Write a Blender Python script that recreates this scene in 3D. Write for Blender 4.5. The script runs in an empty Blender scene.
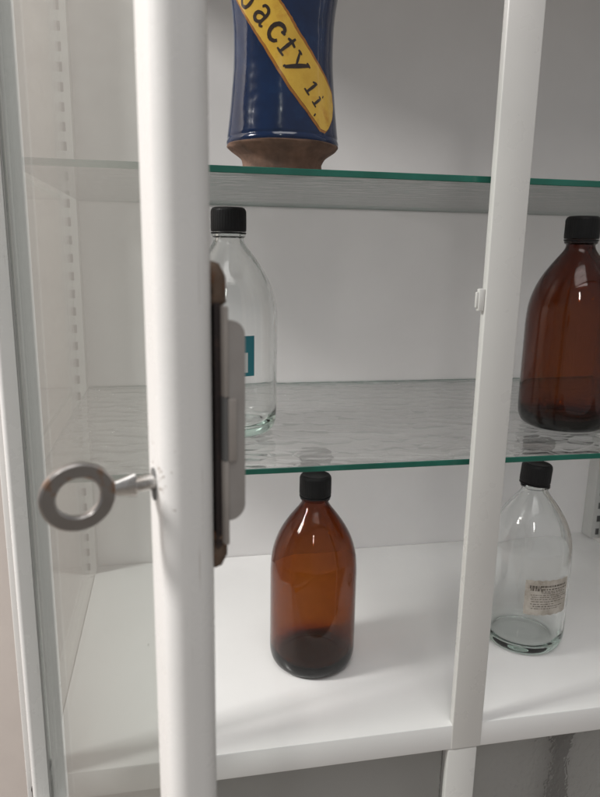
import bpy, bmesh, math, random
from mathutils import Vector, Matrix
random.seed(7)
S = bpy.context.scene
COL = S.collection
R = math.radians
PI = math.pi

# ------------------------------------------------------------------ helpers
def link(o, parent=None):
    COL.objects.link(o)
    if parent: o.parent = parent
    return o

def empty(name, loc=(0, 0, 0), rz=0.0, parent=None):
    o = bpy.data.objects.new(name, None)
    o.empty_display_size = .02
    o.location = loc; o.rotation_euler = (0, 0, rz)
    return link(o, parent)

def tag(o, label=None, cat=None, group=None, kind=None):
    if label: o['label'] = label
    if cat: o['category'] = cat
    if group: o['group'] = group
    if kind: o['kind'] = kind
    return o

def build(name, bm, mat, parent=None, smooth=True, angle=35, loc=None):
    bmesh.ops.remove_doubles(bm, verts=bm.verts, dist=1e-6)
    bmesh.ops.recalc_face_normals(bm, faces=bm.faces)
    me = bpy.data.meshes.new(name)
    bm.to_mesh(me); bm.free()
    for m in (mat if isinstance(mat, (list, tuple)) else [mat]): me.materials.append(m)
    if smooth:
        me.polygons.foreach_set('use_smooth', [True] * len(me.polygons))
        me.set_sharp_from_angle(angle=R(angle))
    o = bpy.data.objects.new(name, me)
    if loc: o.location = loc
    return link(o, parent)

def box(bm, x0, x1, y0, y1, z0, z1, bev=0.0, seg=2, mi=0):
    r = bmesh.ops.create_cube(bm, size=1)
    vs = r['verts']
    for v in vs:
        v.co = Vector(((x0 + x1) / 2 + v.co.x * (x1 - x0), (y0 + y1) / 2 + v.co.y * (y1 - y0), (z0 + z1) / 2 + v.co.z * (z1 - z0)))
    fs = {f for v in vs for f in v.link_faces}
    if bev > 0:
        es = {e for v in vs for e in v.link_edges}
        rr = bmesh.ops.bevel(bm, geom=list(es), offset=bev, segments=seg, affect='EDGES', profile=.5)
        fs = {f for f in bm.faces if f in rr['faces'] or f in fs} if True else fs
    for f in fs:
        if f.is_valid: f.material_index = mi

def prism_z(bm, poly, z0, z1):
    """closed polygon in XY extruded along Z"""
    lo = [bm.verts.new((x, y, z0)) for x, y in poly]
    hi = [bm.verts.new((x, y, z1)) for x, y in poly]
    n = len(poly)
    for i in range(n):
        bm.faces.new((lo[i], lo[(i + 1) % n], hi[(i + 1) % n], hi[i]))
    bm.faces.new(lo[::-1]); bm.faces.new(hi)

def prism_x(bm, poly, x0, x1):
    lo = [bm.verts.new((x0, y, z)) for y, z in poly]
    hi = [bm.verts.new((x1, y, z)) for y, z in poly]
    n = len(poly)
    for i in range(n):
        bm.faces.new((lo[i], lo[(i + 1) % n], hi[(i + 1) % n], hi[i]))
    bm.faces.new(lo[::-1]); bm.faces.new(hi)

def rrect(x0, x1, y0, y1, rads, n=8):
    """rounded rectangle polygon; rads for corners (x0y0, x1y0, x1y1, x0y1)"""
    P = []
    for (cx, cy, sx, sy, a0, r) in ((x0, y0, 1, 1, 180, rads[0]), (x1, y0, -1, 1, 270, rads[1]), (x1, y1, -1, -1, 0, rads[2]), (x0, y1, 1, -1, 90, rads[3])):
        if r <= 0: P.append((cx, cy)); continue
        for k in range(n + 1):
            a = R(a0 + 90 * k / n)
            P.append((cx + sx * r + r * math.cos(a), cy + sy * r + r * math.sin(a)))
    return P

def lathe(bm, prof, seg=96, closed=False, ripple=None):
    rings = []
    for i, (r, z) in enumerate(prof):
        if r < 1e-7:
            rings.append([bm.verts.new((0, 0, z))])
        else:
            ring = []
            for k in range(seg):
                a = 2 * PI * k / seg
                rr = r + (ripple(i, k) if ripple else 0)
                ring.append(bm.verts.new((rr * math.cos(a), rr * math.sin(a), z)))
            rings.append(ring)
    pairs = list(zip(rings[:-1], rings[1:]))
    if closed: pairs.append((rings[-1], rings[0]))
    for A, B in pairs:
        for k in range(seg):
            k2 = (k + 1) % seg
            if len(A) == 1 and len(B) == 1: continue
            if len(A) == 1: bm.faces.new((A[0], B[k], B[k2]))
            elif len(B) == 1: bm.faces.new((A[k], B[0], A[k2]))
            else: bm.faces.new((A[k], B[k], B[k2], A[k2]))

def smooth_prof(pts, n=4):
    out = []
    for i in range(len(pts) - 1):
        p0 = pts[max(i - 1, 0)]; p1 = pts[i]; p2 = pts[i + 1]; p3 = pts[min(i + 2, len(pts) - 1)]
        d0 = math.dist(p0, p1) or math.dist(p1, p2); d1 = math.dist(p1, p2); d2 = math.dist(p2, p3) or d1
        m1 = [d1 * (c - a) / (d0 + d1) for a, c in zip(p0, p2)] if i > 0 else [c - b for b, c in zip(p1, p2)]
        m2 = [d1 * (d - b) / (d1 + d2) for b, d in zip(p1, p3)] if i + 2 < len(pts) else [c - b for b, c in zip(p1, p2)]
        for k in range(n):
            t = k / n; h = (2 * t ** 3 - 3 * t * t + 1, t ** 3 - 2 * t * t + t, -2 * t ** 3 + 3 * t * t, t ** 3 - t * t)
            out.append(tuple(h[0] * b + h[1] * u + h[2] * c + h[3] * v for b, u, c, v in zip(p1, m1, p2, m2)))
    out.append(pts[-1])
    return out

def prof_r(prof, z):
    best = None
    for (r0, z0), (r1, z1) in zip(prof[:-1], prof[1:]):
        if min(z0, z1) <= z <= max(z0, z1) and abs(z1 - z0) > 1e-9:
            r = r0 + (r1 - r0) * (z - z0) / (z1 - z0)
            best = r if best is None else max(best, r)
    return best if best is not None else prof[-1][0]

def tube_path(bm, pts, r, seg=12):
    rings = []
    pts = [Vector(p) for p in pts]
    for i, p in enumerate(pts):
        d = (pts[min(i + 1, len(pts) - 1)] - pts[max(i - 1, 0)]).normalized()
        a = d.orthogonal().normalized() if i == 0 else (rings_a - d * rings_a.dot(d)).normalized()
        rings_a = a
        b = d.cross(a)
        rr = r[i] if isinstance(r, (list, tuple)) else r
        rings.append([bm.verts.new(p + (a * math.cos(2 * PI * k / seg) + b * math.sin(2 * PI * k / seg)) * rr) for k in range(seg)])
    for A, B in zip(rings[:-1], rings[1:]):
        for k in range(seg):
            bm.faces.new((A[k], A[(k + 1) % seg], B[(k + 1) % seg], B[k]))
    bm.faces.new(rings[0][::-1]); bm.faces.new(rings[-1])

# ------------------------------------------------------------------ materials
def mat(name):
    m = bpy.data.materials.new(name); m.use_nodes = True
    nt = m.node_tree; nt.nodes.clear()
    out = nt.nodes.new('ShaderNodeOutputMaterial')
    return m, nt, out

def N(nt, t, **kw):
    n = nt.nodes.new(t)
    for k, v in kw.items():
        if k.startswith('i_'):
            n.inputs[k[2:].replace('_', ' ')].default_value = v
        else: setattr(n, k, v)
    return n

def noise(nt, scale, detail=4, rough=.55, coord='Object', stretch=None, dist=0):
    tc = N(nt, 'ShaderNodeTexCoord')
    n = N(nt, 'ShaderNodeTexNoise'); n.inputs['Scale'].default_value = scale
    n.inputs['Detail'].default_value = detail; n.inputs['Roughness'].default_value = rough
    n.inputs['Distortion'].default_value = dist
    if stretch:
        mp = N(nt, 'ShaderNodeMapping'); mp.inputs['Scale'].default_value = stretch
        nt.links.new(tc.outputs[coord], mp.inputs[0]); nt.links.new(mp.outputs[0], n.inputs['Vector'])
    else:
        nt.links.new(tc.outputs[coord], n.inputs['Vector'])
    return n

def ramp(nt, src, stops):
    r = N(nt, 'ShaderNodeValToRGB')
    e = r.color_ramp.elements
    while len(e) < len(stops): e.new(.5)
    for x, (p, c) in zip(e, stops):
        x.position = p; x.color = (*c, 1) if len(c) == 3 else c
    nt.links.new(src, r.inputs[0])
    return r

def paint(name, c1, c2, rough=.35, spec=.5, dirt=None, bump=.02, scale=9, coat=0.0, wear=None):
    m, nt, out = mat(name)
    p = N(nt, 'ShaderNodeBsdfPrincipled')
    p.inputs['Specular IOR Level'].default_value = spec
    p.inputs['Coat Weight'].default_value = coat
    n1 = noise(nt, scale, 6)
    rc = ramp(nt, n1.outputs[0], [(.3, c1), (.7, c2)])
    col = rc.outputs[0]
    if dirt:
        n3 = noise(nt, 60, 5, .7)
        rd = ramp(nt, n3.outputs[0], [(.70, (0, 0, 0)), (.78, (1, 1, 1))])
        mx = N(nt, 'ShaderNodeMixRGB'); mx.inputs[2].default_value = (*dirt, 1)
        nt.links.new(rd.outputs[0], mx.inputs[0]); nt.links.new(col, mx.inputs[1]); col = mx.outputs[0]
    if wear:
        tc = N(nt, 'ShaderNodeTexCoord')
        ds = N(nt, 'ShaderNodeVectorMath', operation='DISTANCE'); ds.inputs[1].default_value = wear
        nt.links.new(tc.outputs['Object'], ds.inputs[0])
        near = N(nt, 'ShaderNodeMapRange'); near.inputs['From Min'].default_value = .022; near.inputs['From Max'].default_value = .002
        nt.links.new(ds.outputs['Value'], near.inputs['Value'])
        nw = noise(nt, 420, 5, .7)
        sm = N(nt, 'ShaderNodeMath', operation='MULTIPLY_ADD'); sm.inputs[1].default_value = .20
        nt.links.new(near.outputs[0], sm.inputs[0]); nt.links.new(nw.outputs[0], sm.inputs[2])
        rw = ramp(nt, sm.outputs[0], [(.74, (0, 0, 0)), (.80, (1, 1, 1))])
        ns = noise(nt, 1, 3, .6, stretch=(900, 900, 26))
        rs = ramp(nt, ns.outputs[0], [(.68, (0, 0, 0)), (.76, (.35, .35, .35))])
        mxa = N(nt, 'ShaderNodeMath', operation='MAXIMUM'); nt.links.new(rw.outputs[0], mxa.inputs[0]); nt.links.new(rs.outputs[0], mxa.inputs[1])
        mw_ = N(nt, 'ShaderNodeMixRGB'); mw_.inputs[2].default_value = (.30, .26, .22, 1)
        nt.links.new(mxa.outputs[0], mw_.inputs[0]); nt.links.new(col, mw_.inputs[1]); col = mw_.outputs[0]
    nt.links.new(col, p.inputs['Base Color'])
    n2 = noise(nt, 35, 4)
    rr = ramp(nt, n2.outputs[0], [(.3, (rough * .8,) * 3), (.7, (rough * 1.25,) * 3)])
    nt.links.new(rr.outputs[0], p.inputs['Roughness'])
    if bump:
        n4 = noise(nt, 160, 3)
        b = N(nt, 'ShaderNodeBump'); b.inputs['Strength'].default_value = bump; b.inputs['Distance'].default_value = .002
        nt.links.new(n4.outputs[0], b.inputs['Height']); nt.links.new(b.outputs[0], p.inputs['Normal'])
    nt.links.new(p.outputs[0], out.inputs[0])
    return m

def wall_fresnel(nt, ior):
    """same Fresnel reflection from both sides of a glass sheet (no false total reflection inside the slab)"""
    g = N(nt, 'ShaderNodeNewGeometry')
    mr = N(nt, 'ShaderNodeMapRange'); mr.inputs['To Min'].default_value = ior; mr.inputs['To Max'].default_value = 1 / ior
    nt.links.new(g.outputs['Backfacing'], mr.inputs['Value'])
    fr = N(nt, 'ShaderNodeFresnel'); nt.links.new(mr.outputs[0], fr.inputs['IOR'])
    return fr

def pane(name, tint, haze=0.0, haze_col=(.6, .65, .63), ripple=0.0, rip_scale=(22, 38, 22), refr=0.0, even=False):
    """sheet glass: transmits straight through, Fresnel reflection, optional rolled ripple"""
    m, nt, out = mat(name)
    tr = N(nt, 'ShaderNodeBsdfTransparent'); tr.inputs[0].default_value = (*tint, 1)
    gl = N(nt, 'ShaderNodeBsdfGlossy'); gl.inputs['Roughness'].default_value = .02
    fr = wall_fresnel(nt, 1.5)
    base = tr.outputs[0]
    if ripple:
        n = noise(nt, 1.0, 1.5, .45, stretch=rip_scale, dist=.8)
        r1 = ramp(nt, n.outputs[0], [(.33, (.12, .12, .12)), (.48, (.9, .9, .9)), (.53, (1, 1, 1)), (.62, (.25, .25, .25))])
        r1.color_ramp.interpolation = 'EASE'
        b = N(nt, 'ShaderNodeBump'); b.inputs['Strength'].default_value = ripple; b.inputs['Distance'].default_value = .004
        nt.links.new(n.outputs[0], b.inputs['Height'])
        nt.links.new(b.outputs[0], gl.inputs['Normal']); nt.links.new(b.outputs[0], fr.inputs['Normal'])
        if refr:
            rf = N(nt, 'ShaderNodeBsdfRefraction'); rf.inputs['IOR'].default_value = 1.18; rf.inputs['Roughness'].default_value = .03
            rf.inputs[0].default_value = (*tint, 1)
            nt.links.new(b.outputs[0], rf.inputs['Normal'])
            mr = N(nt, 'ShaderNodeMixShader'); mr.inputs[0].default_value = refr
            nt.links.new(base, mr.inputs[1]); nt.links.new(rf.outputs[0], mr.inputs[2]); base = mr.outputs[0]
        if haze:
            df = N(nt, 'ShaderNodeBsdfDiffuse'); df.inputs[0].default_value = (*haze_col, 1)
            tl = N(nt, 'ShaderNodeBsdfTranslucent'); tl.inputs[0].default_value = (*haze_col, 1)
            md = N(nt, 'ShaderNodeMixShader'); md.inputs[0].default_value = .4
            nt.links.new(df.outputs[0], md.inputs[1]); nt.links.new(tl.outputs[0], md.inputs[2])
            mul = N(nt, 'ShaderNodeMath', operation='MULTIPLY'); mul.inputs[1].default_value = haze
            nt.links.new(r1.outputs[0], mul.inputs[0])
            if even: nt.links.remove(mul.inputs[0].links[0]); mul.inputs[0].default_value = 1.0
            mh = N(nt, 'ShaderNodeMixShader')
            nt.links.new(mul.outputs[0], mh.inputs[0]); nt.links.new(base, mh.inputs[1]); nt.links.new(md.outputs[0], mh.inputs[2])
            base = mh.outputs[0]
    elif haze:
        df = N(nt, 'ShaderNodeBsdfDiffuse'); df.inputs[0].default_value = (*haze_col, 1)
        mh = N(nt, 'ShaderNodeMixShader'); mh.inputs[0].default_value = haze
        nt.links.new(base, mh.inputs[1]); nt.links.new(df.outputs[0], mh.inputs[2]); base = mh.outputs[0]
    mx = N(nt, 'ShaderNodeMixShader')
    nt.links.new(fr.outputs[0], mx.inputs[0]); nt.links.new(base, mx.inputs[1]); nt.links.new(gl.outputs[0], mx.inputs[2])
    nt.links.new(mx.outputs[0], out.inputs[0])
    return m

def scale_glass(name):
    """cast shelf glass: shallow fish-scale waves pressed in one side"""
    m, nt, out = mat(name)
    tc = N(nt, 'ShaderNodeTexCoord')
    wn = N(nt, 'ShaderNodeTexNoise'); wn.inputs['Scale'].default_value = 34; wn.inputs['Detail'].default_value = 1
    nt.links.new(tc.outputs['Object'], wn.inputs['Vector'])
    sub = N(nt, 'ShaderNodeVectorMath', operation='SUBTRACT'); sub.inputs[1].default_value = (.5, .5, .5)
    nt.links.new(wn.outputs['Color'], sub.inputs[0])
    sc = N(nt, 'ShaderNodeVectorMath', operation='SCALE'); sc.inputs['Scale'].default_value = .022
    nt.links.new(sub.outputs[0], sc.inputs[0])
    ad = N(nt, 'ShaderNodeVectorMath', operation='ADD')
    nt.links.new(tc.outputs['Object'], ad.inputs[0]); nt.links.new(sc.outputs[0], ad.inputs[1])
    mp = N(nt, 'ShaderNodeMapping'); mp.inputs['Scale'].default_value = (32, 48, 1); mp.inputs['Rotation'].default_value = (0, 0, .2)
    nt.links.new(ad.outputs[0], mp.inputs[0])
    vo = N(nt, 'ShaderNodeTexVoronoi'); vo.feature = 'SMOOTH_F1'; vo.voronoi_dimensions = '2D'
    vo.inputs['Scale'].default_value = 1.0; vo.inputs['Smoothness'].default_value = .22; vo.inputs['Randomness'].default_value = .9
    nt.links.new(mp.outputs[0], vo.inputs['Vector'])
    df_ = N(nt, 'ShaderNodeVectorMath', operation='SUBTRACT')
    nt.links.new(vo.outputs['Position'], df_.inputs[0]); nt.links.new(mp.outputs[0], df_.inputs[1])
    sx = N(nt, 'ShaderNodeSeparateXYZ'); nt.links.new(df_.outputs[0], sx.inputs[0])
    # every scale rises towards its near rim
    ma = N(nt, 'ShaderNodeMath', operation='MULTIPLY_ADD'); ma.inputs[1].default_value = .85; ma.inputs[2].default_value = .42
    nt.links.new(sx.outputs['Y'], ma.inputs[0])
    mul = ramp(nt, ma.outputs[0], [(.2, (0, 0, 0)), (.5, (.2, .2, .2)), (.80, (1, 1, 1))])
    tint = ramp(nt, mul.outputs[0], [(0, (.985, .985, .982)), (.4, (.965, .968, .965)), (1, (.73, .75, .74))])  # shading of the waves put into the tint, darker towards each near rim
    bp = N(nt, 'ShaderNodeBump'); bp.inputs['Strength'].default_value = .8; bp.inputs['Distance'].default_value = .003
    nt.links.new(mul.outputs[0], bp.inputs['Height'])
    tr = N(nt, 'ShaderNodeBsdfTransparent'); nt.links.new(tint.outputs[0], tr.inputs[0])
    rf = N(nt, 'ShaderNodeBsdfRefraction'); rf.inputs['IOR'].default_value = 1.15; rf.inputs['Roughness'].default_value = .02
    nt.links.new(tint.outputs[0], rf.inputs[0]); nt.links.new(bp.outputs[0], rf.inputs['Normal'])
    m1 = N(nt, 'ShaderNodeMixShader'); m1.inputs[0].default_value = .5
    nt.links.new(tr.outputs[0], m1.inputs[1]); nt.links.new(rf.outputs[0], m1.inputs[2])
    df = N(nt, 'ShaderNodeBsdfDiffuse'); df.inputs[0].default_value = (.80, .80, .79, 1)
    tl = N(nt, 'ShaderNodeBsdfTranslucent'); tl.inputs[0].default_value = (.80, .80, .79, 1)
    md = N(nt, 'ShaderNodeMixShader'); nt.links.new(df.outputs[0], md.inputs[1]); nt.links.new(tl.outputs[0], md.inputs[2])
    m2 = N(nt, 'ShaderNodeMixShader'); m2.inputs[0].default_value = .20
    nt.links.new(m1.outputs[0], m2.inputs[1]); nt.links.new(md.outputs[0], m2.inputs[2])
    gl = N(nt, 'ShaderNodeBsdfGlossy'); gl.inputs['Roughness'].default_value = .03
    nt.links.new(bp.outputs[0], gl.inputs['Normal'])
    fr = wall_fresnel(nt, 1.5); nt.links.new(bp.outputs[0], fr.inputs['Normal'])
    m3 = N(nt, 'ShaderNodeMixShader')
    nt.links.new(fr.outputs[0], m3.inputs[0]); nt.links.new(m2.outputs[0], m3.inputs[1]); nt.links.new(gl.outputs[0], m3.inputs[2])
    nt.links.new(m3.outputs[0], out.inputs[0])
    return m

def bottle_glass(name, absorb, dens, tint=(1, 1, 1)):
    m, nt, out = mat(name)
    g = N(nt, 'ShaderNodeBsdfGlass'); g.inputs['IOR'].default_value = 1.5; g.inputs['Roughness'].default_value = 0.0
    g.inputs[0].default_value = (*tint, 1)
    n = noise(nt, 26, 2)
    b = N(nt, 'ShaderNodeBump'); b.inputs['Strength'].default_value = .06; b.inputs['Distance'].default_value = .003
    nt.links.new(n.outputs[0], b.inputs['Height']); nt.links.new(b.outputs[0], g.inputs['Normal'])
    nt.links.new(g.outputs[0], out.inputs[0])
    v = N(nt, 'ShaderNodeVolumeAbsorption'); v.inputs[0].default_value = (*absorb, 1); v.inputs[1].default_value = dens
    nt.links.new(v.outputs[0], out.inputs[1])
    return m

def metal(name, c1, c2, rough=.35, scale=40, metallic=1.0):
    m, nt, out = mat(name)
    p = N(nt, 'ShaderNodeBsdfPrincipled'); p.inputs['Metallic'].default_value = metallic
    n1 = noise(nt, scale, 6, .65)
    rc = ramp(nt, n1.outputs[0], [(.54, c1), (.66, c2)])
    nt.links.new(rc.outputs[0], p.inputs['Base Color'])
    rr = ramp(nt, n1.outputs[0], [(.35, (rough,) * 3), (.75, (min(1, rough * 1.9),) * 3)])
    nt.links.new(rr.outputs[0], p.inputs['Roughness'])
    b = N(nt, 'ShaderNodeBump'); b.inputs['Strength'].default_value = .15; b.inputs['Distance'].default_value = .0006
    nt.links.new(n1.outputs[0], b.inputs['Height']); nt.links.new(b.outputs[0], p.inputs['Normal'])
    nt.links.new(p.outputs[0], out.inputs[0])
    return m

M = {}
M['white'] = paint('white_enamel', (.66, .65, .63), (.70, .69, .67), rough=.30, bump=.02)
M['interior'] = paint('white_interior', (.785, .77, .768), (.825, .81, .808), rough=.42, bump=.02)
M['board'] = paint('white_shelf_enamel', (.79, .785, .78), (.83, .825, .82), rough=.20, bump=.03, scale=5, dirt=(.60, .58, .55))
M['door'] = paint('door_enamel', (.70, .695, .68), (.74, .735, .72), rough=.27, bump=.03, scale=14, dirt=(.50, .46, .41), wear=(.391, -.006, .4322))
M['standard'] = paint('standard_enamel', (.46, .46, .445), (.52, .52, .505), rough=.5)
M['backing'] = paint('pale_backing', (.74, .73, .72), (.80, .79, .78), rough=.6)
M['slot'] = paint('slot_dark', (.12, .12, .118), (.16, .16, .157), rough=.7)
M['gasket'] = paint('gasket_grey', (.30, .30, .29), (.38, .38, .37), rough=.7)
M['wall'] = paint('room_wall', (.55, .50, .465), (.59, .54, .50), rough=.8, bump=.1)
M['floor'] = paint('room_floor', (.33, .30, .27), (.40, .37, .33), rough=.45)
M['lock'] = paint('lock_case_paint', (.27, .25, .235), (.32, .30, .285), rough=.45, dirt=(.14, .10, .08), scale=60)
M['plate'] = paint('lock_plate_paint', (.27, .245, .225), (.34, .31, .285), rough=.4, dirt=(.2, .13, .09), scale=60)
M['rust'] = metal('rusty_iron', (.13, .09, .065), (.17, .07, .03), rough=.5, scale=300, metallic=.5)
M['iron'] = metal('dark_iron', (.07, .06, .06), (.12, .09, .08), rough=.45, scale=200)
M['key'] = metal('worn_steel', (.32, .305, .295), (.30, .14, .055), rough=.28, scale=75)
M['chrome'] = metal('bright_steel', (.58, .57, .555), (.34, .31, .28), rough=.18, scale=120)
M['cap'] = paint('black_plastic', (.007, .007, .0075), (.010, .010, .011), rough=.5, spec=.3, bump=.05)
M['door_glass'] = pane('door_glass', (.90, .925, .91), haze=.035)
M['side_glass'] = pane('side_glass', (.95, .956, .952), haze=.02)
M['shelf_glass'] = scale_glass('rolled_shelf_glass')
M['edge'] = paint('green_glass_edge', (.012, .105, .075), (.018, .15, .11), rough=.12, bump=.02, scale=30)
M['lower_glass'] = pane('pebbled_glass', (.92, .925, .92), haze=.22, haze_col=(.50, .49, .48), ripple=.4, rip_scale=(150, 150, 110), refr=.9, even=True)
M['amber'] = bottle_glass('amber_glass', (.80, .59, .07), 1130)
M['clear'] = bottle_glass('clear_glass', (.93, .97, .955), 60)
M['amber_dark'] = bottle_glass('dark_amber_glass', (.80, .60, .07), 1400)
M['streak_stand_in'] = paint('dark_streak_paint', (.01, .01, .01), (.03, .03, .03), rough=.6)

def cobalt():
    m, nt, out = mat('cobalt_glaze')
    p = N(nt, 'ShaderNodeBsdfPrincipled')
    n = noise(nt, 30, 5, .6)
    rc = ramp(nt, n.outputs[0], [(.3, (.001, .009, .040)), (.6, (.0015, .017, .070)), (.78, (.005, .034, .105))])
    nt.links.new(rc.outputs[0], p.inputs['Base Color'])
    p.inputs['Roughness'].default_value = .13; p.inputs['Specular IOR Level'].default_value = .45; p.inputs['Coat Weight'].default_value = .35; p.inputs['Coat Roughness'].default_value = .04
    n2 = noise(nt, 18, 3); b = N(nt, 'ShaderNodeBump'); b.inputs['Strength'].default_value = .45; b.inputs['Distance'].default_value = .004
    nt.links.new(n2.outputs[0], b.inputs['Height']); nt.links.new(b.outputs[0], p.inputs['Normal']); nt.links.new(b.outputs[0], p.inputs['Coat Normal'])
    nt.links.new(p.outputs[0], out.inputs[0]); return m
M['cobalt'] = cobalt()

def glazed(name, c1, c2, c3, scale=60, rough=.2):
    m, nt, out = mat(name)
    p = N(nt, 'ShaderNodeBsdfPrincipled')
    n = noise(nt, scale, 5, .6)
    rc = ramp(nt, n.outputs[0], [(.3, c1), (.55, c2), (.75, c3)])
    nt.links.new(rc.outputs[0], p.inputs['Base Color'])
    p.inputs['Roughness'].default_value = rough; p.inputs['Coat Weight'].default_value = .4; p.inputs['Coat Roughness'].default_value = .06
    nt.links.new(p.outputs[0], out.inputs[0]); return m
M['banner'] = glazed('yellow_glaze', (.60, .35, .035), (.68, .42, .05), (.50, .23, .02), 45)
M['outline'] = glazed('ochre_outline', (.24, .085, .012), (.36, .14, .016), (.16, .05, .01), 90)
M['ink'] = glazed('brown_lettering', (.018, .010, .006), (.028, .014, .008), (.05, .02, .008), 90)
M['terra'] = paint('bare_terracotta', (.085, .05, .035), (.22, .125, .085), rough=.75, bump=.4, scale=60, dirt=(.06, .04, .03))

def paper():
    m, nt, out = mat('aged_paper_label')
    p = N(nt, 'ShaderNodeBsdfPrincipled'); p.inputs['Roughness'].default_value = .7
    n = noise(nt, 70, 6, .7)
    rc = ramp(nt, n.outputs[0], [(.30, (.30, .265, .22)), (.52, (.47, .43, .38)), (.72, (.58, .55, .50))])
    nt.links.new(rc.outputs[0], p.inputs['Base Color']); nt.links.new(p.outputs[0], out.inputs[0]); return m
M['paper'] = paper()
M['print'] = paint('faded_print', (.07, .06, .05), (.17, .145, .12), rough=.7, scale=300)
M['teal'] = paint('teal_label', (.015, .16, .20), (.02, .20, .24), rough=.4)
M['label_white'] = paint('label_white', (.55, .58, .57), (.62, .64, .63), rough=.5)

# ------------------------------------------------------------------ key dimensions
XL, XR, D = -.076, .803, .445           # inner faces of the cabinet
Z1, Z2, TG = .568, .2905, .006          # undersides of the glass shelves
XM, WM, LIP, ZT = .3445, .035, .031, .92

# ------------------------------------------------------------------ setting
bm = bmesh.new(); box(bm, -4, 5, .60, .75, -.95, 2.6)
tag(build('wall', bm, M['wall'], smooth=False), kind='structure')
bm = bmesh.new(); box(bm, -4, 5, -5, .60, -1.05, -.95)
tag(build('floor', bm, M['floor'], smooth=False), kind='structure')

# ------------------------------------------------------------------ cabinet
cab = empty('display_cabinet', (XM + WM / 2, D / 2, -.95))
tag(cab, 'white enamelled metal display cabinet with open shelves and its left glazed door swung open', 'cabinet')
off = Vector(cab.location)
def cpart(name, bm, m, **k):
    for v in bm.verts: v.co -= off
    return build(name, bm, m, cab, **k)

bm = bmesh.new(); box(bm, XL - .021, XR + .0215, D, D + .012, -.90, ZT); cpart('back_panel', bm, M['interior'], smooth=False)
for s in (0, 1):
    bm = bmesh.new()
    x0, x1 = (XL - .014, XL) if s == 0 else (XR, XR + .014)
    box(bm, x0, x1, .022, D - .0005, -.90, -LIP - .0005); cpart('side_panel', bm, M['interior'], smooth=False)
    bm = bmesh.new()
    xa = XL - .011 if s == 0 else XR + .007
    box(bm, xa, xa + .004, .022, D - .0280, -LIP, ZT - .0005); cpart('side_pane', bm, M['side_glass'], smooth=False)
    bm = bmesh.new()
    xa, xb = (XL - .0175, XL + .001) if s == 0 else (XR - .001, XR + .0175)
    box(bm, xa, xb, .022, D - .0280, -LIP, .0002, .001); cpart('side_rail', bm, M['white'])
    bm = bmesh.new()
    x0, x1 = (XL - .0185, XL + .0006) if s == 0 else (XR - .0006, XR + .0185)
    box(bm, x0, x1, -.002, .0215, -.95, ZT + .012, .002); cpart('corner_post', bm, M['white'])
bm = bmesh.new(); box(bm, XL + .0015, XR - .0015, 0, D - .001, -LIP, 0, .0016); cpart('shelf_board', bm, M['board'])
bm = bmesh.new(); box(bm, XL - .013, XR + .013, .004, D + .012, ZT + .001, ZT + .012); box(bm, XL + .0015, XR - .0015, -.001, .0035, ZT - .025, ZT + .012, .0012); cpart('top_panel', bm, M['interior'], smooth=True)
bm = bmesh.new(); box(bm, XL + .0015, XR - .0015, .022, D - .001, -.90, -.885); cpart('base_panel', bm, M['interior'], smooth=False)
# centre posts
bm = bmesh.new(); box(bm, XM, XM + WM, -.0006, .0085, -LIP + .0004, ZT - .0255, .0012, 3)
post = cpart('center_post', bm, M['white'])
bm = bmesh.new(); box(bm, XM - .0062, XM - .0002, .001, .0065, .450, .471, .0011)
box(bm, XM - .0085, XM - .0062, .002, .005, .453, .468, .0009)
for v in bm.verts: v.co -= off
build('door_catch', bm, M['white'], post)
bm = bmesh.new(); box(bm, XM - .0032, XM + WM - .0036, -.0004, .0085, -.884, -LIP - .0004, .0018, 2); cpart('lower_post', bm, M['white'])
# perforated shelf standards near the rear corners
def standard(x0):
    bm = bmesh.new()
    w, y0, y1 = .024, D - .0275, D - .0005
    x1 = x0 + w; s0, s1 = x0 + .0085, x1 - .0085
    def q(*p): return bm.faces.new([bm.verts.new(c) for c in p])
    z = .0006; P = .025; z_end = ZT - .001
    for xa in (x0, x1): q((xa, y0, z), (xa, y1, z), (xa, y1, z_end), (xa, y0, z_end))
    zz = z
    while zz + P < z_end:
        a, b = zz + .006, zz + .018
        q((x0, y0, zz), (s0, y0, zz), (s0, y0, zz + P), (x0, y0, zz + P))
        q((s1, y0, zz), (x1, y0, zz), (x1, y0, zz + P), (s1, y0, zz + P))
        q((s0, y0, zz), (s1, y0, zz), (s1, y0, a), (s0, y0, a))
        q((s0, y0, b), (s1, y0, b), (s1, y0, zz + P), (s0, y0, zz + P))
        zz += P
    q((x0, y0, zz), (x1, y0, zz), (x1, y0, z_end), (x0, y0, z_end))
    f = q((x0, y0 + .003, z), (x1, y0 + .003, z), (x1, y0 + .003, z_end), (x0, y0 + .003, z_end)); f.material_index = 1  # dark sheet added behind the slots, shade of the hollow in its colour
    q((x0, y1, z), (x1, y1, z), (x1, y1, z_end), (x0, y1, z_end))
    return cpart('shelf_standard', bm, [M['standard'], M['slot']], smooth=False)
standard(XL - .0205); standard(XR - .0075)
# pebbled panes of the lower compartment
for x0, x1 in ((XL + .003, XM - .004), (XM + WM - .0025, XR - .003)):
    bm = bmesh.new(); box(bm, x0, x1, .010, .014, -.88, -LIP - .0006); cpart('lower_pane', bm, M['lower_glass'], smooth=False)

for x0, x1 in ((XL + .003, XR - .003),):
    bm = bmesh.new(); box(bm, x0, x1, .062, .066, -.88, -LIP - .0006); cpart('brightening_backing', bm, M['backing'], smooth=False)  # pale sheet added close behind the panes to brighten the lower compartment
bm = bmesh.new(); box(bm, .0135, .0142, .2052, .2088, .0001, .0003, .00008, 1); box(bm, .0140, .0147, .2088, .2104, .0001, .0003, .00008, 1)
cpart('scuff_mark', bm, M['slot'], smooth=False)
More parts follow.
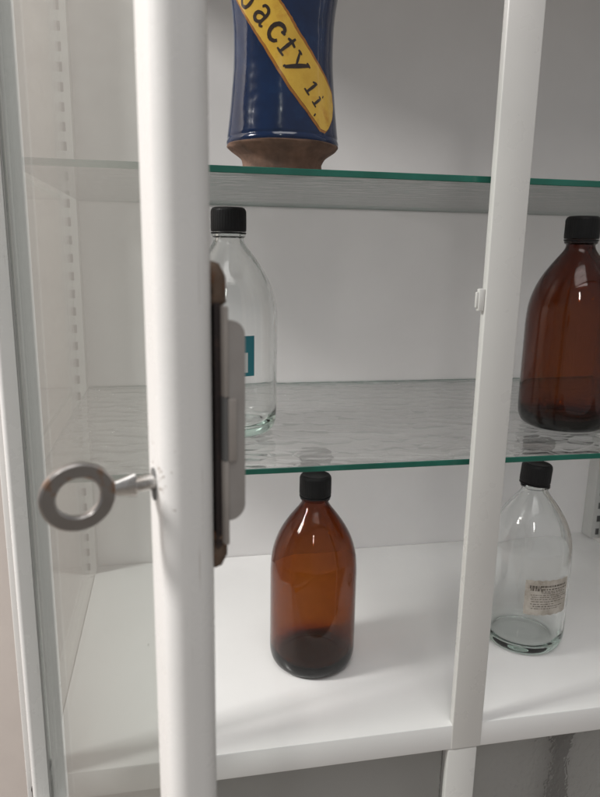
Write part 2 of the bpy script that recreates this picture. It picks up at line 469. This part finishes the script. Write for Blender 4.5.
# ---- the open door: a part of the cabinet with its own pieces
OX, OY, ANG = XL + .0015, -.012, R(-70.8)
door_frame_m = Matrix.Translation(Vector((OX, OY, 0)) - off) @ Matrix.Rotation(ANG, 4, 'Z')
L = .403; ZB, ZTD = -.036, .915
def dpart(name, bm, m, parent, **k):
    o = build(name, bm, m, parent, **k)
    return o
bm = bmesh.new()
prism_z(bm, rrect(0, .013, -.0125, .0015, (.006, .004, .001, .001)), ZB, ZTD)                   # hinge stile
prism_z(bm, rrect(L - .019, L, -.0062, .0105, (.003, .0072, .0072, .002), 12), ZB, ZTD)         # leading stile
for z0, z1 in ((ZB + .0005, ZB + .024), (ZTD - .024, ZTD - .0005)):
    prism_x(bm, rrect(-.0122, .0013, z0, z1, (.005, .001, .001, .005)), .0125, L - .0185)
door = build('door', bm, M['door'], cab, angle=40)
door.matrix_local = door_frame_m
bm = bmesh.new(); box(bm, .004, L - .0195, .0030, .0060, ZB + .006, ZTD - .006)
build('door_pane', bm, M['door_glass'], door, smooth=False)
bm = bmesh.new()
box(bm, .002, .014, .0062, .0165, ZB + .001, ZTD - .001, .0025, 3)
for z0, z1 in ((ZB + .001, ZB + .022), (ZTD - .022, ZTD - .001)):
    box(bm, .0145, L - .020, .0080, .0160, z0, z1, .002)
build('glazing_bead', bm, M['door'], door)
bm = bmesh.new(); box(bm, .004, .0125, .0016, .0029, ZB + .004, ZTD - .004)
build('gasket', bm, M['gasket'], door, smooth=False)
# hinges
for zc in (.632, -.036):
    bm = bmesh.new()
    r = bmesh.ops.create_cone(bm, cap_ends=True, segments=24, radius1=.0048, radius2=.0048, depth=.066)
    for v in r['verts']: v.co += Vector((-.0035, -.0075, zc))
    for dz in (-.034, .034):
        r = bmesh.ops.create_uvsphere(bm, u_segments=16, v_segments=8, radius=.0054)
        for v in r['verts']: v.co += Vector((-.0035, -.0075, zc + dz))
    build('hinge', bm, M['iron'], door)
# lock on the inner face of the leading stile
zl = .4515
def zpx(y): return .497 - (y - 265) * .000295
bm = bmesh.new(); box(bm, L - .045, L - .0035, 0.0107, 0.0125, zpx(562), zpx(300))
build('lock_backing', bm, M['iron'], door, smooth=False)
bm = bmesh.new(); box(bm, L - .050, L - .0010, 0.0126, 0.0141, zpx(556), zpx(463), .0004); box(bm, L - .050, L - .0010, 0.0126, 0.0141, zpx(395), zpx(303), .0004)
lp = build('lock_plate', bm, M['plate'], door)
bm = bmesh.new(); prism_x(bm, rrect(.0142, .0196, zpx(529), zpx(317), (.0004, .0048, .0048, .0004), 10), L - .052, L - .0015)
build('lock_case', bm, M['lock'], door)
bm = bmesh.new(); box(bm, L - .020, L - .0006, 0.0138, 0.0165, zpx(463.5), zpx(397), .0004)
build('lock_bolt', bm, M['plate'], door)
bm = bmesh.new(); box(bm, L - .020, L - .0012, 0.0126, 0.0137, zpx(463), zpx(395))
build('bolt_slot', bm, M['slot'], door, smooth=False)
for ya, flip in ((283, 1), (563, -1)):
    bm = bmesh.new()
    zc = zpx(ya)
    tube_path(bm, [(L - .006, 0.0100, zc + flip * .0062), (L - .006, 0.0110, zc + flip * .0052), (L - .006, 0.0122, zc + flip * .0018), (L - .006, 0.0128, zc - flip * .0020), (L - .006, 0.0126, zc - flip * .0042), (L - .006, 0.0116, zc - flip * .0062)],
              [.0012, .0024, .0030, .0024, .0028, .0016], 14)
    build('lock_screw', bm, M['rust'], door)
# keyhole escutcheon slot on the outer face
ZK = .4322
bm = bmesh.new()
P = rrect(L - .0142, L - .0102, ZK - .0062, ZK + .0042, (.0019,) * 4, 6)
lo = [bm.verts.new((x, -.0060, z)) for x, z in P]; hi = [bm.verts.new((x, -.0066, z)) for x, z in P]
for i in range(len(P)):
    bm.faces.new((lo[i], lo[(i + 1) % len(P)], hi[(i + 1) % len(P)], hi[i]))
bm.faces.new(hi); bm.faces.new(lo[::-1])
build('keyhole', bm, M['slot'], door)

# ------------------------------------------------------------------ key (a thing held by the lock)
door_world = Matrix.Translation(Vector((OX, OY, 0))) @ Matrix.Rotation(ANG, 4, 'Z')
kp = door_world @ Vector((L - .0122, -.0062, ZK))
key = empty('key', kp, ANG)
tag(key, 'small steel key with a flat rusty ring bow sticking out of the door lock', 'key')
# local: -y is outwards from the door
bm = bmesh.new()
n, m_ = 64, 12
ro, ri, th = .0110, .0063, .0013
cy = -.0228
rings = []
sect = [(ri, -th * .6), (ri + .0006, -th), (ro - .0006, -th), (ro, -th * .6), (ro, th * .6), (ro - .0006, th), (ri + .0006, th), (ri, th * .6)]
for k in range(n):
    a = 2 * PI * k / n
    rings.append([bm.verts.new((t, cy + math.cos(a) * r * 1.0, math.sin(a) * r * .96)) for r, t in sect])
for k in range(n):
    A, B = rings[k], rings[(k + 1) % n]
    for j in range(8): bm.faces.new((A[j], B[j], B[(j + 1) % 8], A[(j + 1) % 8]))
bow = build('bow', bm, M['key'], key)
bm = bmesh.new()
# flattened shoulder between bow and stem, widening towards the collar
prof = [(-.0128, .0022, .0011), (-.0112, .0026, .0013), (-.0080, .0034, .0017), (-.0064, .0040, .0019), (-.0058, .0040, .0019), (-.0056, .0030, .0018)]
prev = None
for y, hz, hx in prof:
    ring = [bm.verts.new((hx * math.cos(a) * (1.0), y, hz * math.sin(a))) for a in [2 * PI * k / 20 for k in range(20)]]
    if prev:
        for k in range(20): bm.faces.new((prev[k], prev[(k + 1) % 20], ring[(k + 1) % 20], ring[k]))
    else: bm.faces.new(ring)
    prev = ring
bm.faces.new(prev[::-1])
build('shoulder', bm, M['chrome'], key)
bm = bmesh.new(); tube_path(bm, [(0, -.0064, 0), (0, -.0060, 0), (0, -.0026, 0), (0, -.0002, 0)], [.0022, .0026, .0026, .0026], 20)
build('stem', bm, M['chrome'], key)
for ch in key.children: ch.rotation_euler = (0, R(4), 0)
key.rotation_euler = (R(3.0), R(0), ANG)

# ------------------------------------------------------------------ glass shelves
def glass_shelf(z, label):
    bm = bmesh.new()
    x0, x1, y0, y1 = XL + .003, XR - .003, .023, D - .0006
    box(bm, x0, x1, y0, y1, z, z + TG, .0006, 1)
    bm.faces.ensure_lookup_table()
    bmesh.ops.recalc_face_normals(bm, faces=bm.faces)
    for f in bm.faces:
        if abs(f.normal.z) < .9: f.material_index = 1
        elif f.normal.z < 0: f.material_index = 2
    o = build('glass_shelf', bm, [M['shelf_glass'], M['edge'], M['side_glass']], None, smooth=False)
    tag(o, label, 'shelf', 'rippled glass shelves in the cabinet')
    return o
glass_shelf(Z1, 'upper rippled glass shelf with green edge carrying the blue jar')
glass_shelf(Z2, 'lower rippled glass shelf with green edge carrying two bottles')

# ------------------------------------------------------------------ bottles
OUT_BODY = smooth_prof([(.0, .0035), (.020, .0028), (.036, .0008), (.0405, .0001), (.0440, .0006), (.0485, .0040), (.0515, .0105), (.0528, .0190), (.0530, .030)], 4)
OUT_SH = smooth_prof([(.0530, .030), (.0530, .070), (.0530, .118), (.0527, .128), (.0516, .141), (.0490, .153), (.0448, .165), (.0390, .1765), (.0322, .1870), (.0255, .1960), (.0200, .2030), (.0170, .2075), (.0160, .2105)], 4)
NECK_OUT = [(.0158, .2125), (.0170, .2132), (.0182, .2142), (.0182, .2165), (.0170, .2175), (.0156, .2180), (.0152, .2360), (.0146, .2366), (.0125, .2366)]
IN_ALL = smooth_prof([(.0118, .2355), (.0118, .2150), (.0128, .2075), (.0166, .2015), (.0228, .1938), (.0298, .1845), (.0364, .1742), (.0421, .1632), (.0462, .1515), (.0488, .1400), (.0498, .1280), (.0501, .1180), (.0501, .030), (.0497, .0230), (.0480, .0165), (.0445, .0122), (.036, .0105), (.020, .0120), (.0, .0128)], 4)
BOT_PROF = OUT_BODY + OUT_SH[1:] + NECK_OUT
def bottle_mesh(thin=False):
    bm = bmesh.new()
    lathe(bm, BOT_PROF + IN_ALL, 112)
    return bm
def cap_mesh():
    bm = bmesh.new()
    prof = [(.0165, .2190), (.0186, .2192), (.0189, .2200), (.0189, .2215), (.0188, .2395), (.0184, .2415), (.0172, .2432), (.0155, .2440), (.0148, .2436), (0, .2436)]
    inner = [(0, .2372), (.0158, .2372), (.0158, .2195)]
    def rip(i, k): return (.0002 if (k % 4) < 2 else -.0001) if 3 <= i <= 4 else 0
    lathe(bm, prof + inner, 160, closed=True, ripple=rip)
    return bm
def ring_mesh():
    bm = bmesh.new()
    lathe(bm, [(.0159, .2130 + .0054), (.0184, .2184), (.0189, .2180), (.0189, .2168), (.0186, .2166), (.0184, .2169), (.0184, .2176), (.0159, .2181)][::1], 72, closed=True)
    return bm
def surf_patch(prof, a0, a1, z0, z1, dr=.0004, th=.0003, na=24, nz=10, wob=0):
    """a label lying on a turned surface between two angles and heights"""
    bm = bmesh.new(); G = []
    for off_ in (dr, dr + th):
        g = []
        for j in range(nz + 1):
            row = []
            for i in range(na + 1):
                a = a0 + (a1 - a0) * i / na; z = z0 + (z1 - z0) * j / nz
                if wob:
                    if j in (0, nz): z += wob * math.sin(i * 1.7 + j)
                    if i in (0, na): a += wob * 8 * math.sin(j * 2.1 + i)
                r = prof_r(prof, z) + off_
                row.append(bm.verts.new((r * math.cos(a), r * math.sin(a), z)))
            g.append(row)
        G.append(g)
    for s, g in enumerate(G):
        for j in range(nz):
            for i in range(na):
                f = (g[j][i], g[j][i + 1], g[j + 1][i + 1], g[j + 1][i])
                bm.faces.new(f if s else f[::-1])
    a, b = G
    for i in range(na):
        bm.faces.new((a[0][i], a[0][i + 1], b[0][i + 1], b[0][i])); bm.faces.new((a[nz][i], b[nz][i], b[nz][i + 1], a[nz][i + 1]))
    for j in range(nz):
        bm.faces.new((a[j][0], b[j][0], b[j + 1][0], a[j + 1][0])); bm.faces.new((a[j][na], a[j + 1][na], b[j + 1][na], b[j][na]))
    return bm

def bottle(loc, rz, glass, label, sc=1.0, tilt=0.0):
    t = empty('bottle', loc, rz)
    t.scale = (sc, sc, sc)
    tag(t, label, 'bottle', 'screw cap bottles on the shelves')
    build('glass_body', bottle_mesh(), glass, t, angle=50)
    c = build('cap', cap_mesh(), M['cap'], t, angle=30)
    rg = build('tamper_ring', ring_mesh(), M['cap'], c, angle=30)
    if tilt:
        for o in (c,):
            o.matrix_local = Matrix.Translation((0, 0, .2366)) @ Matrix.Rotation(R(tilt), 4, 'Y') @ Matrix.Translation((0, 0, -.2358))
    return t
ZS = Z2 + TG
bottle((.2180, .1475, 0.0003), .3, M['amber'], 'amber glass bottle with black screw cap standing alone on the white bottom shelf')
b2 = bottle((.5070, .1480, .0003), 0, M['clear'], 'clear glass bottle with a stained paper label on the white bottom shelf', tilt=4)
b3 = bottle((.1185, .1720, ZS + .0003), 0, M['clear'], 'clear glass bottle with a teal sticker on the glass shelf behind the lock', sc=1.03)
bottle((.5325, .1440, ZS + .0003), 1.1, M['amber_dark'], 'dark amber glass bottle on the glass shelf right of the center post', sc=1.03)
# labels
th0 = math.atan2(-.73, -.45)           # direction of the camera seen from the right bottle
lab = build('paper_label', surf_patch(BOT_PROF, th0 + .00, th0 + 1.13, .0620, .1090, wob=.0006), M['paper'], b2)
k = 0
for zz, a0, a1, h in ((0.1000, 0.10, 0.36, .0040), (0.0965, 0.12, 0.40, .0030), (0.1010, 0.35, 1.04, .0024), (0.0970, 0.40, 1.08, .0016), (0.0940, 0.36, 0.95, .0010), (0.0920, 0.38, 1.05, .0009), (0.0893, 0.14, 1.02, .0009), (0.0865, 0.16, 1.07, .0009), (0.0837, 0.14, 0.95, .0009), (0.0805, 0.16, 1.05, .0009), (0.0770, 0.14, 0.70, .0009), (0.0740, 0.20, 1.00, .0012), (0.0710, 0.16, 0.85, .0009)):
    a = a0
    while a < a1:
        w = random.uniform(.02, .075)
        build('print_line', surf_patch(BOT_PROF, th0 + a, th0 + min(a + w, a1), zz - h / 2, zz + h / 2, dr=.00075, th=.00008, na=3, nz=1), M['print'], lab)
        a += w + random.uniform(.012, .03); k += 1
th3 = math.atan2(-.76, -.06)
tl = build('teal_label', surf_patch(BOT_PROF, th3 - .9, th3 + .50, .0705, .1130), M['teal'], b3)
build('label_panel', surf_patch(BOT_PROF, th3 - .8, th3 + .36, .0745, .0955, dr=.00075, th=.0001), M['label_white'], tl)

# ------------------------------------------------------------------ pharmacy jar
jar = empty('pharmacy_jar', (.163, .0815, Z1 + TG + .0003))
tag(jar, 'cobalt blue glazed pharmacy jar with a slanting yellow name banner on the upper glass shelf', 'jar')
JB = smooth_prof([(.0531, .0258), (.0536, .0275), (.0531, .0295), (.0524, .0310)], 3)[:-1] + smooth_prof([(.0524, .0310), (.0527, .0330), (.0525, .0350), (.0516, .0415), (.0500, .055), (.0480, .075), (.0463, .098), (.0462, .120), (.0474, .140), (.0500, .156), (.0535, .172), (.0548, .186), (.0528, .199), (.0460, .210), (.0375, .216), (.0352, .221), (.0355, .231), (.0392, .237), (.0395, .2405), (.0375, .242)], 4)
JI = smooth_prof([(.0355, .241), (.0325, .232), (.0318, .219), (.0400, .209), (.0478, .197), (.0490, .186), (.0430, .150), (.0405, .120), (.0440, .060), (.0440, .040), (.030, .034), (.0, .033)], 3)
JOUT = [(.0, .0231), (.0500, .0234), (.0522, .0245)] + JB
bm = bmesh.new(); lathe(bm, JOUT + JI, 128); body = build('glazed_body', bm, M['cobalt'], jar, angle=50)
bm = bmesh.new(); lathe(bm, smooth_prof([(.0, .0006), (.030, .0005), (.0365, .0), (.0380, .0012)], 2)[:-1] + smooth_prof([(.0380, .0012), (.0379, .006), (.0384, .0105), (.0405, .0140), (.0460, .0185), (.0515, .0222), (.0531, .0243), (.0529, .0256), (.0500, .0258), (0, .0258)], 3), 112,
     ripple=lambda i, k: .0003 * math.sin(k * .41 + i) if i > 3 else 0)
build('bare_foot', bm, M['terra'], jar, angle=50)

RU = .047
def on_jar(s, z, dr):
    a = -PI / 2 + s / RU
    r = prof_r(JOUT, z) + dr
    return Vector((r * math.cos(a), r * math.sin(a), z))
LOW = [(-.0745, .1660), (-.0584, .1445), (-.0410, .1215), (-.0251, .1004), (-.0020, .0657), (.0240, .0338), (.0300, .0325), (.0345, .0360)]
UPP = [(-.0290, .1600), (-.0105, .1375), (-.0010, .1255), (.0060, .1152), (.0247, .0937), (.0479, .0708), (.0490, .0600), (.0440, .0470)]
def edge(E, t):
    x = t * (len(E) - 1); i = min(int(x), len(E) - 2); f = x - i
    return (E[i][0] + (E[i + 1][0] - E[i][0]) * f, E[i][1] + (E[i + 1][1] - E[i][1]) * f)
def ban(inset, dr, name, m, jit=0.0):
    bm = bmesh.new(); G = []; nt_, nv = 84, 16
    for i in range(nt_ + 1):
        t = i / nt_
        t = inset * .35 + t * (1 - inset * .75)
        a, b = edge(LOW, t), edge(UPP, t); row = []
        w = math.hypot(b[0] - a[0], b[1] - a[1])
        for j in range(nv + 1):
            mrg = inset * .034 / max(w, .004)
            mrg = min(mrg, .3)
            v = mrg + (1 - 2 * mrg) * j / nv
            jz = jit * math.sin(i * 1.3) * random.uniform(.3, 1) if j in (0, nv) else 0
            row.append(bm.verts.new(on_jar(a[0] + (b[0] - a[0]) * v, a[1] + (b[1] - a[1]) * v + jz, dr)))
        G.append(row)
    for i in range(nt_):
        for j in range(nv): bm.faces.new((G[i][j], G[i + 1][j], G[i + 1][j + 1], G[i][j + 1]))
    r = bmesh.ops.extrude_face_region(bm, geom=bm.faces[:])
    for e in r['geom']:
        if isinstance(e, bmesh.types.BMVert):
            rad = Vector((e.co.x, e.co.y, 0)).normalized(); e.co += rad * .0002
    return build(name, bm, m, body)
ban(0, .0001, 'banner_outline', M['outline'], .0004)
banner = ban(.075, .00035, 'banner', M['banner'], .0003)

TX, TU = Vector((.600, -.800)), Vector((.800, .600))
def glyph(center, size, strokes, wscale=1.0):
    bm = bmesh.new()
    for st in strokes:
        w0 = st[0]; pts = smooth_prof(st[1:], 5) if len(st) > 3 else [tuple(st[1][k] + (st[2][k] - st[1][k]) * i / 6 for k in (0, 1)) for i in range(7)]
        prev = None
        np_ = len(pts)
        for i, p in enumerate(pts):
            q = pts[min(i + 1, np_ - 1)]; o = pts[max(i - 1, 0)]
            d = Vector((q[0] - o[0], q[1] - o[1])); d = d.normalized() if d.length > 0 else Vector((1, 0))
            nrm = Vector((-d.y, d.x))
            w = w0 * 1.2 * random.uniform(.94, 1.08) * (.72 + .38 * math.sin(PI * i / (np_ - 1))) * wscale / 2
            cur = []
            for s in (-1, 1):
                l = Vector(p) + nrm * w * s - Vector((.45, .5))
                u = Vector(center) + TX * l.x * size + TU * l.y * size
                cur.append((u.x, u.y))
            ring = [bm.verts.new(on_jar(*cur[0], .00060)), bm.verts.new(on_jar(*cur[1], .00060)), bm.verts.new(on_jar(*cur[1], .00085)), bm.verts.new(on_jar(*cur[0], .00085))]
            if prev:
                for k in range(4): bm.faces.new((prev[k], prev[(k + 1) % 4], ring[(k + 1) % 4], ring[k]))
            else: bm.faces.new(ring)
            prev = ring
        bm.faces.new(prev[::-1])
    return build('letter', bm, M['ink'], body)
G_b = [(.16, (.15, 1.6), (.15, .1)), (.16, (.15, .75), (.4, 1.0), (.72, .85), (.8, .5), (.68, .12), (.38, 0), (.15, .15))]
G_a = [(.15, (.12, .80), (.22, .97), (.48, 1.0), (.66, .85), (.70, .55), (.70, .18), (.80, .03), (.98, .12)), (.17, (.68, .58), (.36, .54), (.12, .36), (.12, .12), (.32, 0), (.55, .08), (.68, .28))]
G_c = [(.19, (.80, .74), (.74, .92), (.52, 1.0), (.24, .88), (.10, .52), (.22, .14), (.50, 0), (.74, .08), (.86, .26)), (.24, (.76, .86), (.80, .70))]
G_t = [(.17, (.42, 1.28), (.42, .02)), (.12, (.12, .01), (.76, .01)), (.14, (.10, .90), (.40, .97), (.80, .93))]
G_y = [(.12, (.02, 1.0), (.50, .34)), (.20, (.96, 1.02), (.18, -.30)), (.10, (-.12, 1.0), (.22, 1.0)), (.10, (.76, 1.02), (1.1, 1.02)), (.14, (.18, -.30), (.05, -.28))]
G_1 = [(.17, (.48, 1.2), (.48, 0)), (.12, (.48, 1.18), (.18, .92)), (.12, (.18, 0), (.80, 0))]
G_i = [(.17, (.46, .90), (.46, 0)), (.11, (.22, .88), (.48, .90)), (.11, (.2, 0), (.74, 0)), (.19, (.44, 1.22), (.52, 1.26))]
G_d = [(.22, (.40, .02), (.52, .06))]
for c, sz, g in (((-.0416, .1413), .0130, G_b), ((-.0269, .1267), .0125, G_a), ((-.0141, .1130), .0130, G_c), ((-.0051, .1008), .0118, G_t),
                 ((.0051, .0885), .0125, G_y), ((.0172, .0693), .0098, G_1), ((.0237, .0592), .0092, G_i), ((.0237, .0500), .0092, G_d)):
    glyph(c, sz * 1.14, g)

# ------------------------------------------------------------------ added dark upright standing in for a reflection in the lower pane
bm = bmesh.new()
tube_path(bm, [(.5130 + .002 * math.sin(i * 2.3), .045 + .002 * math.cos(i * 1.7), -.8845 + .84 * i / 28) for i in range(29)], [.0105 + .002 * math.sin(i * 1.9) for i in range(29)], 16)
tag(build('streak_stand_in', bm, M['streak_stand_in']), 'added dark upright shape standing in for a reflection in the pebbled glass below the bottom shelf', 'streak_stand_in')

# ------------------------------------------------------------------ light
W = bpy.data.worlds.new('World'); S.world = W; W.use_nodes = True
bg = W.node_tree.nodes['Background']; bg.inputs[0].default_value = (.80, .79, .79, 1); bg.inputs[1].default_value = .385

def lamp(name, loc, target, sx, sy, watts, color=(1, .97, .93)):
    l = bpy.data.lights.new(name, 'AREA'); l.shape = 'RECTANGLE'; l.size = sx; l.size_y = sy
    l.energy = watts; l.color = color
    o = bpy.data.objects.new(name, l); o.location = loc
    o.rotation_euler = (Vector(target) - Vector(loc)).to_track_quat('-Z', 'Y').to_euler()
    return link(o)
lamp('ceiling_lamp', (-2.15, -.26, 2.05), (.2, .15, .25), .48, .62, 88, (1, .965, .94))
lamp('soft_fill', (.1, -1.15, 2.55), (.3, .1, .2), 1.3, 1.0, 14, (1, .97, .95))  # added soft fill light from front above, not a known fixture
lamp('room_lamp', (-.55, -2.6, 2.3), (.3, .2, .2), .18, .6, 9)

# ------------------------------------------------------------------ camera
cam = bpy.data.cameras.new('camera'); co = bpy.data.objects.new('camera', cam); link(co)
yaw, pitch, roll = .1936, .2186, .0173
fw = Vector((math.sin(yaw) * math.cos(pitch), math.cos(yaw) * math.cos(pitch), -math.sin(pitch)))
r0 = Vector((math.cos(yaw), -math.sin(yaw), 0)); u0 = r0.cross(fw)
rr = r0 * math.cos(roll) + u0 * math.sin(roll); uu = -r0 * math.sin(roll) + u0 * math.cos(roll)
mw = Matrix((rr, uu, -fw)).transposed().to_4x4(); mw.translation = Vector((.0548, -.5799, .5015))
co.matrix_world = mw
cam.sensor_fit = 'VERTICAL'; cam.sensor_height = 36; cam.lens = 36 * 658.29 / 797
cam.clip_start = .01; cam.clip_end = 100
cam.dof.use_dof = True; cam.dof.focus_distance = .60; cam.dof.aperture_fstop = cam.lens / 1.5
S.camera = co

S.view_settings.view_transform = 'Standard'; S.view_settings.look = 'None'
S.view_settings.exposure = .10; S.view_settings.gamma = 1
S.render.engine = 'CYCLES'
c = S.cycles
c.max_bounces = 24; c.transmission_bounces = 20; c.transparent_max_bounces = 24; c.glossy_bounces = 8; c.diffuse_bounces = 6
c.use_denoising = True; c.caustics_refractive = True; c.caustics_reflective = True; c.blur_glossy = .3
